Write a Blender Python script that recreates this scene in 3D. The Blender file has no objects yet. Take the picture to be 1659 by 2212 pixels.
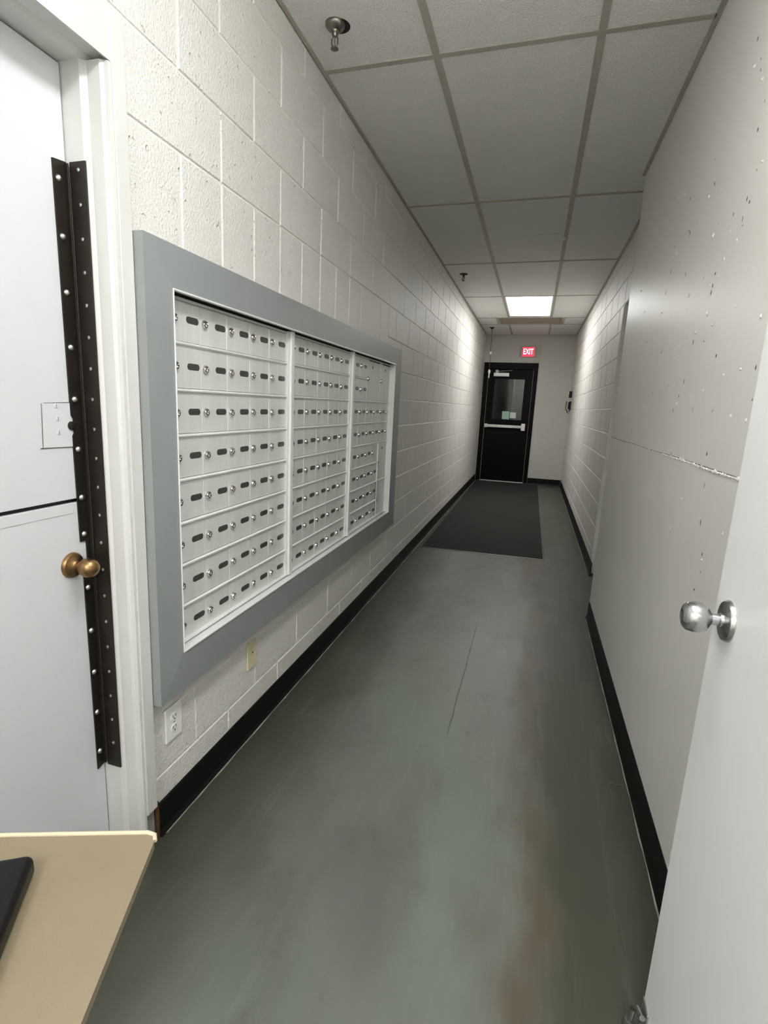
import bpy, bmesh, math, random
from mathutils import Vector, Matrix
random.seed(7)
S = bpy.context.scene
COL = S.collection

# ------------------------------------------------------------------ camera
YAW, PITCH, ROLL = 0.29, -0.1983, 0.043
FPX, PX, PY, CAM = 1131.5, 801.09, 1101.41, Vector((1.0097, 0.0, 1.3708))
F = Vector((-math.sin(YAW) * math.cos(PITCH), math.cos(YAW) * math.cos(PITCH), math.sin(PITCH)))
R0 = Vector((math.cos(YAW), math.sin(YAW), 0))
U0 = R0.cross(F)
R = math.cos(ROLL) * R0 + math.sin(ROLL) * U0
U = -math.sin(ROLL) * R0 + math.cos(ROLL) * U0
cd = bpy.data.cameras.new('camera')
cam = bpy.data.objects.new('camera', cd)
COL.objects.link(cam)
cam.matrix_world = Matrix(((R.x, U.x, -F.x, CAM.x), (R.y, U.y, -F.y, CAM.y), (R.z, U.z, -F.z, CAM.z), (0, 0, 0, 1)))
cd.sensor_fit = 'VERTICAL'
cd.sensor_height = 36.0
cd.lens = FPX / 2212 * 36
cd.shift_x = (829.5 - PX) / 2212
cd.shift_y = (PY - 1106) / 2212
cd.clip_start = 0.02
cd.clip_end = 60
S.camera = cam

# ------------------------------------------------------------------ world and exposure
NEAR_LIGHT, FAR_LIGHT, NEAR_Y = 13.5, 9.0, 0.66
BACK_FILL = 34.0
w = bpy.data.worlds.new('world')
S.world = w
w.use_nodes = True
w.node_tree.nodes['Background'].inputs[0].default_value = (0.5, 0.52, 0.5, 1)
w.node_tree.nodes['Background'].inputs[1].default_value = 0.02
S.view_settings.view_transform = 'Standard'
S.view_settings.look = 'None'
S.view_settings.gamma = 1.0
S.view_settings.use_curve_mapping = False
S.view_settings.exposure = 0.9


# ------------------------------------------------------------------ materials
def srgb(r, g, b):
    def f(c):
        c /= 255.0
        return c / 12.92 if c <= 0.04045 else ((c + 0.055) / 1.055) ** 2.4
    return (f(r), f(g), f(b), 1)


def nd(nt, kind, **kw):
    n = nt.nodes.new(kind)
    for k, v in kw.items():
        if k.startswith('i_'):
            n.inputs[k[2:].replace('_', ' ')].default_value = v
        else:
            setattr(n, k, v)
    return n


def mat(name, col, rough=0.5, metal=0.0, vary=0.0, vscale=(3, 3, 3), bump=0.0, bscale=200.0, bdist=0.002, emit=None, estr=0.0,
        col2=None, spec=0.5, coat=0.0, transmission=0.0, pits=0.0):
    m = bpy.data.materials.new(name)
    m.use_nodes = True
    nt = m.node_tree
    b = nt.nodes['Principled BSDF']
    b.inputs['Base Color'].default_value = col
    b.inputs['Roughness'].default_value = rough
    b.inputs['Metallic'].default_value = metal
    b.inputs['Specular IOR Level'].default_value = spec
    b.inputs['Coat Weight'].default_value = coat
    b.inputs['Transmission Weight'].default_value = transmission
    if emit:
        b.inputs['Emission Color'].default_value = emit
        b.inputs['Emission Strength'].default_value = estr
    geo = nd(nt, 'ShaderNodeNewGeometry')
    if vary or col2:
        mp = nd(nt, 'ShaderNodeMapping')
        mp.inputs['Scale'].default_value = vscale
        nt.links.new(geo.outputs['Position'], mp.inputs['Vector'])
        no = nd(nt, 'ShaderNodeTexNoise', i_Scale=1.0, i_Detail=5.0, i_Roughness=0.6)
        nt.links.new(mp.outputs[0], no.inputs['Vector'])
        mx = nd(nt, 'ShaderNodeMix', data_type='RGBA')
        c2 = col2 or tuple(max(0, c * (1 - vary)) for c in col[:3]) + (1,)
        mx.inputs[6].default_value = col
        mx.inputs[7].default_value = c2
        rp = nd(nt, 'ShaderNodeMapRange')
        rp.inputs[1].default_value = 0.35
        rp.inputs[2].default_value = 0.68
        nt.links.new(no.outputs['Fac'], rp.inputs[0])
        nt.links.new(rp.outputs[0], mx.inputs[0])
        nt.links.new(mx.outputs[2], b.inputs['Base Color'])
    if bump:
        n2 = nd(nt, 'ShaderNodeTexNoise', i_Scale=bscale, i_Detail=4.0)
        nt.links.new(geo.outputs['Position'], n2.inputs['Vector'])
        bp = nd(nt, 'ShaderNodeBump', i_Strength=bump, i_Distance=bdist)
        h = n2.outputs['Fac']
        if pits:
            n3 = nd(nt, 'ShaderNodeTexNoise', i_Scale=38.0, i_Detail=3.0)
            nt.links.new(geo.outputs['Position'], n3.inputs['Vector'])
            r3 = nd(nt, 'ShaderNodeMapRange')
            r3.inputs[1].default_value = 0.27
            r3.inputs[2].default_value = 0.33
            r3.inputs[3].default_value = -pits
            r3.inputs[4].default_value = 0.0
            nt.links.new(n3.outputs['Fac'], r3.inputs[0])
            ad = nd(nt, 'ShaderNodeMath', operation='ADD')
            nt.links.new(h, ad.inputs[0])
            nt.links.new(r3.outputs[0], ad.inputs[1])
            h = ad.outputs[0]
        nt.links.new(h, bp.inputs['Height'])
        nt.links.new(bp.outputs[0], b.inputs['Normal'])
    return m


M = {}
PAINT = srgb(225, 223, 218)
M['block'] = mat('painted_block', PAINT, 0.42, vary=0.05, vscale=(2, 2, 3), bump=0.9, bscale=140, bdist=0.005, pits=1.2)
M['mortar'] = mat('painted_mortar', srgb(229, 227, 221), 0.5, bump=0.3, bscale=90, bdist=0.002)
M['plaster'] = mat('painted_plaster', srgb(230, 228, 223), 0.4, vary=0.05, vscale=(1.5, 1.5, 2), bump=0.12, bscale=60, bdist=0.002, pits=0.0)
M['endwall'] = mat('painted_end_wall', srgb(200, 197, 190), 0.6, vary=0.04, bump=0.15, bscale=80, bdist=0.001)
M['door_white'] = mat('white_door_paint', srgb(206, 209, 212), 0.38, vary=0.03, vscale=(2, 2, 2), bump=0.12, bscale=420, bdist=0.0008)
M['door_white_right'] = mat('white_door_paint_cool', srgb(232, 234, 234), 0.4, vary=0.03, vscale=(2, 2, 2), bump=0.1, bscale=420, bdist=0.0008)
M['trim_white'] = mat('white_trim_paint', srgb(210, 210, 207), 0.35, vary=0.04, vscale=(8, 8, 2), bump=0.08, bscale=60, bdist=0.001)
M['bronze'] = mat('dark_bronze_steel', srgb(52, 46, 40), 0.38, metal=0.6, vary=0.25, vscale=(30, 30, 2))
M['steel'] = mat('bright_steel', srgb(200, 200, 198), 0.28, metal=1.0)
M['chrome'] = mat('satin_chrome', srgb(190, 190, 192), 0.24, metal=1.0)
M['dull_chrome'] = mat('dull_dark_chrome', srgb(132, 128, 120), 0.3, metal=1.0)
M['brass'] = mat('antique_brass', srgb(160, 128, 90), 0.36, metal=1.0, vary=0.3, vscale=(60, 60, 60))
M['lock_chrome'] = mat('lock_chrome', srgb(200, 198, 195), 0.2, metal=1.0)
M['alu'] = mat('brushed_aluminium', srgb(222, 223, 220), 0.4, metal=0.15, vary=0.1, vscale=(20, 26, 1.2))
M['alu_bright'] = mat('bright_aluminium', srgb(236, 237, 236), 0.3, metal=0.15, vary=0.05, vscale=(20, 20, 3))
M['frame_grey'] = mat('grey_anodised_frame', srgb(152, 157, 157), 0.42, metal=0.2, vary=0.04, vscale=(3, 3, 3))
M['window_card'] = mat('dark_name_window', srgb(66, 66, 64), 0.3)
M['black'] = mat('black_shadow_gap', srgb(14, 14, 14), 0.6)
M['base'] = mat('black_vinyl_base', srgb(9, 9, 9), 0.55, spec=0.25)
M['glue'] = mat('old_floor_sealant', srgb(150, 148, 138), 0.6, vary=0.5, vscale=(9, 9, 9))
M['tile'] = mat('ceiling_tile', srgb(243, 242, 239), 0.85, vary=0.03, vscale=(2, 2, 2), bump=1.0, bscale=150, bdist=0.007)
M['tbar'] = mat('ceiling_grid_bar', srgb(184, 178, 168), 0.5, vary=0.12, vscale=(6, 6, 6))
M['slab'] = mat('ceiling_void', srgb(120, 118, 112), 0.9)
M['mat'] = mat('dark_carpet', srgb(38, 36, 33), 0.95, vary=0.3, vscale=(3, 1.6, 3), bump=0.8, bscale=700, bdist=0.004)
M['rubber'] = mat('grey_rubber_edge', srgb(78, 77, 72), 0.5)
M['black_paint'] = mat('black_door_paint', srgb(6, 6, 7), 0.5, spec=0.12)
M['paper'] = mat('note_paper', srgb(214, 222, 214), 0.8)
M['paper_green'] = mat('green_note_paper', srgb(170, 198, 184), 0.8)
M['ivory'] = mat('ivory_plastic', srgb(214, 204, 170), 0.45, vary=0.1, vscale=(20, 20, 20))
M['white_plastic'] = mat('white_plastic', srgb(236, 236, 232), 0.35)
M['tan'] = mat('tan_leatherette', srgb(128, 116, 94), 0.6, vary=0.07, vscale=(9, 9, 9), bump=0.35, bscale=330, bdist=0.001)
M['cream'] = mat('cream_edge_highlight', srgb(200, 187, 160), 0.6, bump=0.5, bscale=400, bdist=0.001)
M['black_plastic'] = mat('black_plastic', srgb(8, 7, 8), 0.35, spec=0.3)
M['wood_raw'] = mat('rusty_brown_wood', srgb(92, 60, 30), 0.8, col2=srgb(30, 20, 12), vscale=(60, 60, 40))
M['grey_block'] = mat('bare_grey_concrete', srgb(140, 140, 138), 0.8, vary=0.2, vscale=(40, 40, 40))
M['lens'] = mat('lit_lamp_lens', srgb(250, 250, 246), 0.5, emit=(1.0, 0.99, 0.965, 1), estr=FAR_LIGHT)
M['lens_near'] = mat('lit_lamp_lens_near', srgb(250, 250, 246), 0.5, emit=(1.0, 0.998, 0.985, 1), estr=NEAR_LIGHT)
M['fill_lens'] = mat('added_fill_lens', srgb(250, 250, 246), 0.5, emit=(1.0, 0.998, 0.985, 1), estr=BACK_FILL)
M['fixture'] = mat('white_fixture_metal', srgb(222, 221, 216), 0.45)
M['vent'] = mat('grey_grille', srgb(196, 186, 170), 0.6)
M['exit_red'] = mat('lit_red_sign', srgb(190, 20, 40), 0.4, emit=(0.95, 0.03, 0.08, 1), estr=0.75)
M['exit_letter'] = mat('lit_sign_letters', srgb(255, 225, 230), 0.4, emit=(1.0, 0.72, 0.78, 1), estr=1.2)
M['exit_case'] = mat('sign_housing', srgb(176, 168, 156), 0.5)
M['chip'] = mat('dark_paint_chip', srgb(92, 88, 80), 0.9)
M['plaster_white'] = mat('white_plaster_crumb', srgb(236, 234, 228), 0.8)
M['bulb'] = mat('fill_lamp_bulb', (1, 1, 1, 1), 0.5, emit=(1, 0.98, 0.94, 1), estr=60.0)
M['glass'] = mat('door_glass', (0.8, 0.86, 0.84, 1), 0.03, transmission=1.0)
M['glass'].node_tree.nodes['Principled BSDF'].inputs['IOR'].default_value = 1.25
M['vest'] = mat('vestibule_paint', srgb(150, 152, 146), 0.6)


def floor_material():
    m = bpy.data.materials.new('worn_painted_floor')
    m.use_nodes = True
    nt = m.node_tree
    b = nt.nodes['Principled BSDF']
    L = nt.links.new
    geo = nd(nt, 'ShaderNodeNewGeometry')
    sep = nd(nt, 'ShaderNodeSeparateXYZ')
    L(geo.outputs['Position'], sep.inputs[0])

    def noise(scale, detail=4.0, rough=0.55, s=1.0):
        mp = nd(nt, 'ShaderNodeMapping')
        mp.inputs['Scale'].default_value = scale
        L(geo.outputs['Position'], mp.inputs['Vector'])
        n = nd(nt, 'ShaderNodeTexNoise', i_Scale=s, i_Detail=detail, i_Roughness=rough)
        L(mp.outputs[0], n.inputs['Vector'])
        return n.outputs['Fac']

    def math_(op, a, c=None, clamp=False):
        n = nd(nt, 'ShaderNodeMath', operation=op, use_clamp=clamp)
        for i, v in enumerate((a, c)):
            if v is None:
                continue
            if isinstance(v, (int, float)):
                n.inputs[i].default_value = v
            else:
                L(v, n.inputs[i])
        return n.outputs[0]

    def ramp(v, a, c):
        n = nd(nt, 'ShaderNodeMapRange', interpolation_type='SMOOTHSTEP')
        n.inputs[1].default_value = a
        n.inputs[2].default_value = c
        L(v, n.inputs[0])
        return n.outputs[0]

    def mix(f, a, c):
        n = nd(nt, 'ShaderNodeMix', data_type='RGBA')
        L(f, n.inputs[0])
        for i, v in ((6, a), (7, c)):
            if isinstance(v, tuple):
                n.inputs[i].default_value = v
            else:
                L(v, n.inputs[i])
        return n.outputs[2]

    wob = math_('MULTIPLY', math_('SUBTRACT', noise((2.5, 1.1, 1)), 0.5), 0.5)
    xw = math_('ADD', sep.outputs[0], wob)
    green, grey = srgb(114, 121, 112), srgb(98, 101, 95)
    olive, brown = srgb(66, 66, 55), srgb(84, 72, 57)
    c = mix(ramp(noise((1.6, 0.6, 1)), 0.35, 0.65), green, grey)
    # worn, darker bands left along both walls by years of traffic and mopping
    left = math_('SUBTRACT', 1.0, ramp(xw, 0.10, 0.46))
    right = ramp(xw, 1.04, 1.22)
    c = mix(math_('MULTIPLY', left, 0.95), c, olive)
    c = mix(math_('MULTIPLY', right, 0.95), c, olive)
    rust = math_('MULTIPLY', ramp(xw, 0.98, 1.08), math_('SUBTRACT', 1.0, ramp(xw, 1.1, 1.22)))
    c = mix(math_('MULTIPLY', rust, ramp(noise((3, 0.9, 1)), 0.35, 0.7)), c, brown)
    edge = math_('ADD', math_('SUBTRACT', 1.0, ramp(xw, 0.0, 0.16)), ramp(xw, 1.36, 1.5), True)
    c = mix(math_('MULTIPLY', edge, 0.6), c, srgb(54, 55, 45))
    streak = ramp(noise((26, 1.6, 1), 5.0, 0.65), 0.52, 0.78)
    c = mix(math_('MULTIPLY', streak, 0.13), c, srgb(150, 152, 140))
    dirt = ramp(noise((7, 4, 1), 6.0, 0.7), 0.5, 0.8)
    c = mix(math_('MULTIPLY', dirt, 0.45), c, srgb(70, 70, 60))
    # long crack down the middle and the faint cross seams
    jit = math_('MULTIPLY', math_('SUBTRACT', noise((9, 7, 1)), 0.5), 0.02)
    dx = math_('ABSOLUTE', math_('SUBTRACT', math_('ADD', sep.outputs[0], jit), 0.787))
    crack = math_('SUBTRACT', 1.0, ramp(dx, 0.0015, 0.0045))
    inr = math_('MULTIPLY', ramp(sep.outputs[1], 1.95, 2.15), math_('SUBTRACT', 1.0, ramp(sep.outputs[1], 3.1, 3.4)))
    c = mix(math_('MULTIPLY', math_('MULTIPLY', crack, inr), 0.8), c, srgb(52, 52, 46))
    for y0 in (1.955, 2.885):
        dy = math_('ABSOLUTE', math_('SUBTRACT', math_('ADD', sep.outputs[1], jit), y0))
        ln = math_('SUBTRACT', 1.0, ramp(dy, 0.001, 0.004))
        c = mix(math_('MULTIPLY', math_('MULTIPLY', ln, ramp(noise((3, 3, 1)), 0.46, 0.66)), 0.28), c, srgb(140, 138, 126))
    L(c, b.inputs['Base Color'])
    rg = nd(nt, 'ShaderNodeMapRange')
    rg.inputs[3].default_value = 0.34
    rg.inputs[4].default_value = 0.52
    L(noise((6, 3, 1), 6.0, 0.7), rg.inputs[0])
    L(rg.outputs[0], b.inputs['Roughness'])
    bp = nd(nt, 'ShaderNodeBump', i_Strength=0.25, i_Distance=0.003)
    L(noise((30, 18, 30), 6.0, 0.6), bp.inputs['Height'])
    L(bp.outputs[0], b.inputs['Normal'])
    return m


M['floor'] = floor_material()


# ------------------------------------------------------------------ mesh helpers
class MB:
    def __init__(self):
        self.v, self.f, self.sm = [], [], []

    def add(self, vs, fs, smooth=False):
        o = len(self.v)
        self.v += [tuple(p) for p in vs]
        self.f += [tuple(i + o for i in f) for f in fs]
        self.sm += [smooth] * len(fs)
        return self

    def box(self, a, b):
        x0, y0, z0 = a
        x1, y1, z1 = b
        return self.add([(x0, y0, z0), (x1, y0, z0), (x1, y1, z0), (x0, y1, z0), (x0, y0, z1), (x1, y0, z1), (x1, y1, z1), (x0, y1, z1)],
                        [(0, 3, 2, 1), (4, 5, 6, 7), (0, 1, 5, 4), (1, 2, 6, 5), (2, 3, 7, 6), (3, 0, 4, 7)])

    def bbox(self, a, b, c=0.003):
        """box with all edges chamfered"""
        bm = bmesh.new()
        bmesh.ops.create_cube(bm, size=1)
        for v in bm.verts:
            v.co = Vector([(a[i] + b[i]) / 2 + v.co[i] * (b[i] - a[i]) for i in range(3)])
        bmesh.ops.bevel(bm, geom=list(bm.edges), offset=c, segments=2, profile=0.5, affect='EDGES')
        bm.verts.index_update()
        self.add([v.co[:] for v in bm.verts], [[v.index for v in f.verts] for f in bm.faces])
        bm.free()
        return self

    def lathe(self, prof, axis='Z', o=(0, 0, 0), n=24):
        """prof: list of (radius, height) along the axis"""
        vs, fs = [], []
        for r, h in prof:
            for k in range(n):
                t = 2 * math.pi * k / n
                c, s = r * math.cos(t), r * math.sin(t)
                p = {'Z': (c, s, h), 'X': (h, c, s), 'Y': (c, h, s), '-X': (-h, c, s), '-Z': (c, s, -h), '-Y': (c, -h, s)}[axis]
                vs.append((p[0] + o[0], p[1] + o[1], p[2] + o[2]))
        for i in range(len(prof) - 1):
            for k in range(n):
                a, b = i * n + k, i * n + (k + 1) % n
                fs.append((a, b, b + n, a + n))
        fs.append(tuple(range(n))[::-1])
        fs.append(tuple(range((len(prof) - 1) * n, len(prof) * n)))
        return self.add(vs, fs, True)

    def prism(self, poly, axis, t0, t1):
        """extrude a 2D polygon along an axis: 'Z' poly=(x,y), 'Y' poly=(x,z), 'X' poly=(y,z)"""
        def P(p, t):
            return {'Z': (p[0], p[1], t), 'Y': (p[0], t, p[1]), 'X': (t, p[0], p[1])}[axis]
        n = len(poly)
        vs = [P(p, t0) for p in poly] + [P(p, t1) for p in poly]
        fs = [tuple(range(n)), tuple(range(2 * n - 1, n - 1, -1))] + [(i, i + n, (i + 1) % n + n, (i + 1) % n) for i in range(n)]
        return self.add(vs, fs)

    def tube(self, pts, r, n=10):
        pts = [Vector(p) for p in pts]
        vs, fs = [], []
        for i, p in enumerate(pts):
            d = (pts[min(i + 1, len(pts) - 1)] - pts[max(i - 1, 0)]).normalized()
            a = d.cross(Vector((0, 0, 1)) if abs(d.z) < 0.9 else Vector((1, 0, 0))).normalized()
            b = d.cross(a)
            for k in range(n):
                t = 2 * math.pi * k / n
                vs.append(p + r * (math.cos(t) * a + math.sin(t) * b))
        for i in range(len(pts) - 1):
            for k in range(n):
                a, b = i * n + k, i * n + (k + 1) % n
                fs.append((a, b, b + n, a + n))
        fs.append(tuple(range(n))[::-1])
        fs.append(tuple(range((len(pts) - 1) * n, len(pts) * n)))
        return self.add(vs, fs, True)

    def mesh(self, name, m):
        me = bpy.data.meshes.new(name)
        me.from_pydata(self.v, [], self.f)
        me.polygons.foreach_set('use_smooth', self.sm)
        bm = bmesh.new()
        bm.from_mesh(me)
        bmesh.ops.recalc_face_normals(bm, faces=bm.faces)
        bm.to_mesh(me)
        bm.free()
        if any(self.sm):
            try:
                me.set_sharp_from_angle(angle=math.radians(38))
            except Exception:
                pass
        me.materials.append(M[m] if isinstance(m, str) else m)
        return me

    def obj(self, name, m, parent=None, loc=None):
        return place(self.mesh(name, m), name, parent, loc)


def place(me, name, parent=None, loc=None):
    o = bpy.data.objects.new(name, me)
    COL.objects.link(o)
    if parent:
        o.parent = parent
    if loc is not None:
        o.location = loc
    return o


def empty(name, loc=(0, 0, 0), rz=0.0):
    o = bpy.data.objects.new(name, None)
    COL.objects.link(o)
    o.location = loc
    o.rotation_euler = (0, 0, rz)
    o.empty_display_size = 0.05
    return o


def tag(o, label, cat, group=None):
    o['label'] = label
    o['category'] = cat
    if group:
        o['group'] = group
    return o


def struct(o, label=None):
    o['kind'] = 'structure'
    if label:
        o['label'] = label
    return o


# ------------------------------------------------------------------ dimensions (metres)
CH, CL = 0.2032, 0.4064            # block course height and length
ZC = 2.754                         # ceiling
LEN = 10.5                         # end wall
WN, WF = 1.496, 1.609              # right wall: smooth near part, block far part
YN, YJ = 3.70, 4.80                # near part ends, far block wall begins
BACK = -3.0

# ------------------------------------------------------------------ floor, walls
struct(MB().box((-0.3, BACK - 0.1, -0.1), (2.2, 13.2, 0.0)).obj('floor', 'floor'), 'worn grey-green painted floor running down the corridor')

wl = MB()
wl.box((-0.3, 1.125, 0), (-0.004, LEN + 0.15, 2.9))
wl.box((-0.3, 0.15, 2.225), (-0.004, 1.125, 2.9))
wl.box((-0.3, BACK, 0), (-0.004, 0.15, 2.9))
wall_left = struct(wl.obj('wall_left', 'mortar'), 'off-white painted concrete block wall along the left side')

_bc = {}


def block_mesh(L, H, side):
    """one painted block face: proud of the joints, edges eased; side +1 faces +x, -1 faces -x"""
    k = (round(L, 3), round(H, 3), side)
    if k not in _bc:
        j, e, d = 0.0026, 0.0034, 0.0042
        a0, a1, b0, b1 = j, L - j, j, H - j
        v = [(-d * side, a0, b0), (-d * side, a1, b0), (-d * side, a1, b1), (-d * side, a0, b1)]
        v += [(0, a0 + e, b0 + e), (0, a1 - e, b0 + e), (0, a1 - e, b1 - e), (0, a0 + e, b1 - e)]
        f = [(4, 5, 6, 7)] + [(i, (i + 1) % 4, (i + 1) % 4 + 4, i + 4) for i in range(4)]
        mb = MB().add(v, f)
        me = bpy.data.meshes.new('block')
        me.from_pydata(mb.v, [], mb.f if side > 0 else [t[::-1] for t in mb.f])
        me.materials.append(M['block'])
        _bc[k] = me
    return _bc[k]


def lay(parent, x, side, y_from, y_to, z0, z1, joint, halves=None):
    """lay one course of blocks; joint = any y of a vertical joint"""
    n0 = math.ceil((y_from - joint) / CL - 1e-6)
    ys = [y_from]
    y = joint + n0 * CL
    while y < y_to - 0.03:
        if y > y_from + 0.03:
            ys.append(y)
        y += CL
    ys.append(y_to)
    if halves:
        ys = sorted(set(ys) | set(h for h in halves if y_from < h < y_to))
    for a, b in zip(ys[:-1], ys[1:]):
        o = place(block_mesh(b - a, z1 - z0, side), 'block', parent, (x, a, z0))
        jig = random.uniform(-0.0008, 0.0008)
        o.location.x += jig


YB = 1.386
MBX0, MBX1 = 1.17, 3.89
for r in range(14):
    z0, z1 = r * CH, min((r + 1) * CH, ZC)
    jt = YB if r % 2 == 1 else YB + CH
    hv = [YB + CH * n for n in range(0, 8)] if r == 9 else None
    if r < 11:
        if 3 <= r <= 7:                                  # the mailbox bank covers these
            lay(wall_left, 0, 1, 3.6, LEN, z0, z1, jt)
        elif r == 8:
            lay(wall_left, 0, 1, 3.6, LEN, z0, z1, jt)
        elif r == 9:                                     # over the mailboxes the joint below is filled
            lay(wall_left, 0, 1, 1.166, YB + 11 * CH, 1.70, z1, jt, hv)
            lay(wall_left, 0, 1, YB + 11 * CH, LEN, z0, z1, jt)
        else:
            lay(wall_left, 0, 1, 1.166, LEN, z0, z1, jt)
    else:
        lay(wall_left, 0, 1, 0.98, LEN, z0, z1, jt)

# smooth near part of the right wall, then a doorway recess, then block wall
wn = MB()
wn.box((WN, BACK, 0), (1.9, YN, 2.9))
wall_right_near = struct(wn.obj('wall_right_near', 'plaster'), 'smooth painted near part of the right wall with chipped paint')
wf = MB()
wf.box((WF + 0.004, YJ, 0), (1.9, LEN + 0.15, 2.9))
wf.box((WF + 0.004, YN, 11 * CH), (1.9, YJ, 2.9))
wf.box((1.86, YN, 0), (1.9, YJ, 11 * CH))
wall_right_far = struct(wf.obj('wall_right_far', 'mortar'), 'painted concrete block wall of the right side beyond the recess')
for r in range(14):
    z0, z1 = r * CH, min((r + 1) * CH, ZC)
    jt = YJ + (0.0 if r % 2 else CH)
    lay(wall_right_far, WF, -1, YJ if r < 11 else YN + 0.02, LEN, z0, z1, jt)
# door set back in the recess
d4 = struct(empty('door_4', (1.80, YN + 0.06, 0)), 'plain door set back in the right wall recess')
MB().bbox((0, 0.04, 0.01), (0.045, YJ - YN - 0.1, 2.19), 0.002).obj('door_leaf', 'door_white_right', d4)
MB().box((-0.03, YJ - YN - 0.095, 0), (0.05, YJ - YN - 0.062, 2.23)).box((-0.03, 0.0, 0), (0.05, 0.035, 2.23)).obj('door_frame', 'trim_white', d4)
MB().lathe([(0.032, 0), (0.032, 0.006), (0.012, 0.012), (0.012, 0.035), (0.026, 0.045), (0.027, 0.06), (0.015, 0.07)], '-X', (0.0, 0.12, 0.95)).obj('door_knob', 'chrome', d4)

# end wall around the black door
DX0, DX1, DZ = 0.012, 0.998, 2.25
we = MB()
we.box((DX1 - 0.004, LEN, 0), (1.9, LEN + 0.15, 2.9))
we.box((-0.3, LEN, DZ - 0.004), (DX1, LEN + 0.15, 2.9))
we.box((-0.3, LEN, 0), (DX0 + 0.004, LEN + 0.15, DZ))
wall_end = struct(we.obj('wall_end', 'endwall'), 'grey painted end wall of the corridor')
MB().box((0.79, LEN - 0.012, 2.53), (0.802, LEN, ZC)).obj('conduit', 'endwall', wall_end)
struct(MB().box((-0.3, BACK - 0.1, 0), (1.9, BACK, 2.9)).obj('wall_back', 'plaster'), 'plain wall closing the corridor behind the viewer')

# vestibule seen through the door glass
vs = MB()
vs.box((-0.35, LEN + 0.15, 0), (-0.3, 13.2, 2.6)).box((1.9, LEN + 0.15, 0), (1.95, 13.2, 2.6)).box((-0.35, 13.1, 0), (1.95, 13.2, 2.6))
vs.box((-0.35, LEN + 0.15, 2.5), (1.95, 13.2, 2.6)).box((0.40, 11.9, 0), (0.52, 13.1, 2.5))
struct(vs.obj('wall_vestibule', 'vest'), 'dim grey vestibule behind the door glass')
vb = empty('vestibule_fill_lamp', (1.2, 12.3, 2.5))  # unseen lamp, added to brighten the view through the glass
tag(vb, 'added unseen lamp that brightens the vestibule behind the door glass', 'lamp')
MB().lathe([(0.09, 0), (0.09, 0.02), (0.05, 0.03)], '-Z').obj('lamp_base', 'fixture', vb)
MB().lathe([(0.02, 0.03), (0.05, 0.06), (0.055, 0.09), (0.03, 0.12), (0.005, 0.125)], '-Z').obj('lamp_globe', 'bulb', vb)


# ------------------------------------------------------------------ baseboards
def baseboard(name, poly_xz, y0, y1, label):
    return struct(MB().prism(poly_xz, 'Y', y0, y1).obj(name, 'base'), label)


ZB = 0.114


def bprof(x, s):
    return [(x, 0), (x + s * 0.016, 0), (x + s * 0.014, 0.003), (x + s * 0.006, 0.016), (x + s * 0.005, ZB - 0.004), (x + s * 0.002, ZB), (x, ZB)]


bl = baseboard('baseboard_left', bprof(0.0, 1), 1.182, LEN, 'black vinyl baseboard along the left block wall')
br = baseboard('baseboard_right_near', bprof(WN, -1), 0.2, YN - 0.004, 'black vinyl baseboard along the near right wall')
bf = baseboard('baseboard_right_far', bprof(WF, -1), YJ - 0.1, LEN, 'black vinyl baseboard along the far right block wall')
be = struct(MB().prism([(LEN, 0), (LEN - 0.016, 0), (LEN - 0.006, 0.016), (LEN - 0.005, ZB), (LEN, ZB)], 'X', DX1 + 0.002, WF - 0.01).obj('baseboard_end', 'base'),
            'short black baseboard on the end wall beside the door')


def sealant(parent, x, y0, y1, s):
    """ragged bead of old sealant where the base meets the floor"""
    mb = MB()
    n = int((y1 - y0) / 0.06)
    vs, fs = [], []
    for i in range(n + 1):
        y = y0 + (y1 - y0) * i / n
        wd = random.uniform(0.001, 0.0055)
        vs += [(x, y, 0.0), (x + s * wd, y, 0.0006), (x, y, 0.003)]
    for i in range(n):
        a = 3 * i
        fs += [(a, a + 1, a + 4, a + 3), (a + 1, a + 2, a + 5, a + 4)]
    mb.add(vs, fs).obj('sealant_bead', 'glue', parent)


sealant(bl, 0.0155, 1.2, 10.4, 1)
sealant(br, WN - 0.0155, 0.3, YN - 0.05, -1)
sealant(bf, WF - 0.0155, YJ, 10.4, -1)

# ------------------------------------------------------------------ ceiling
ceil = struct(MB().box((-0.3, BACK, ZC + 0.03), (1.9, LEN + 0.1, 2.95)).obj('ceiling', 'slab'), 'suspended tile ceiling')
G1, G2 = 0.495, 1.112
rows = [BACK, -0.753, 0.811, 2.375, 3.939, 5.502, 7.066, 8.63, 9.27, LEN]


def xr(y):
    return WN if y < YN - 0.1 else WF


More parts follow.
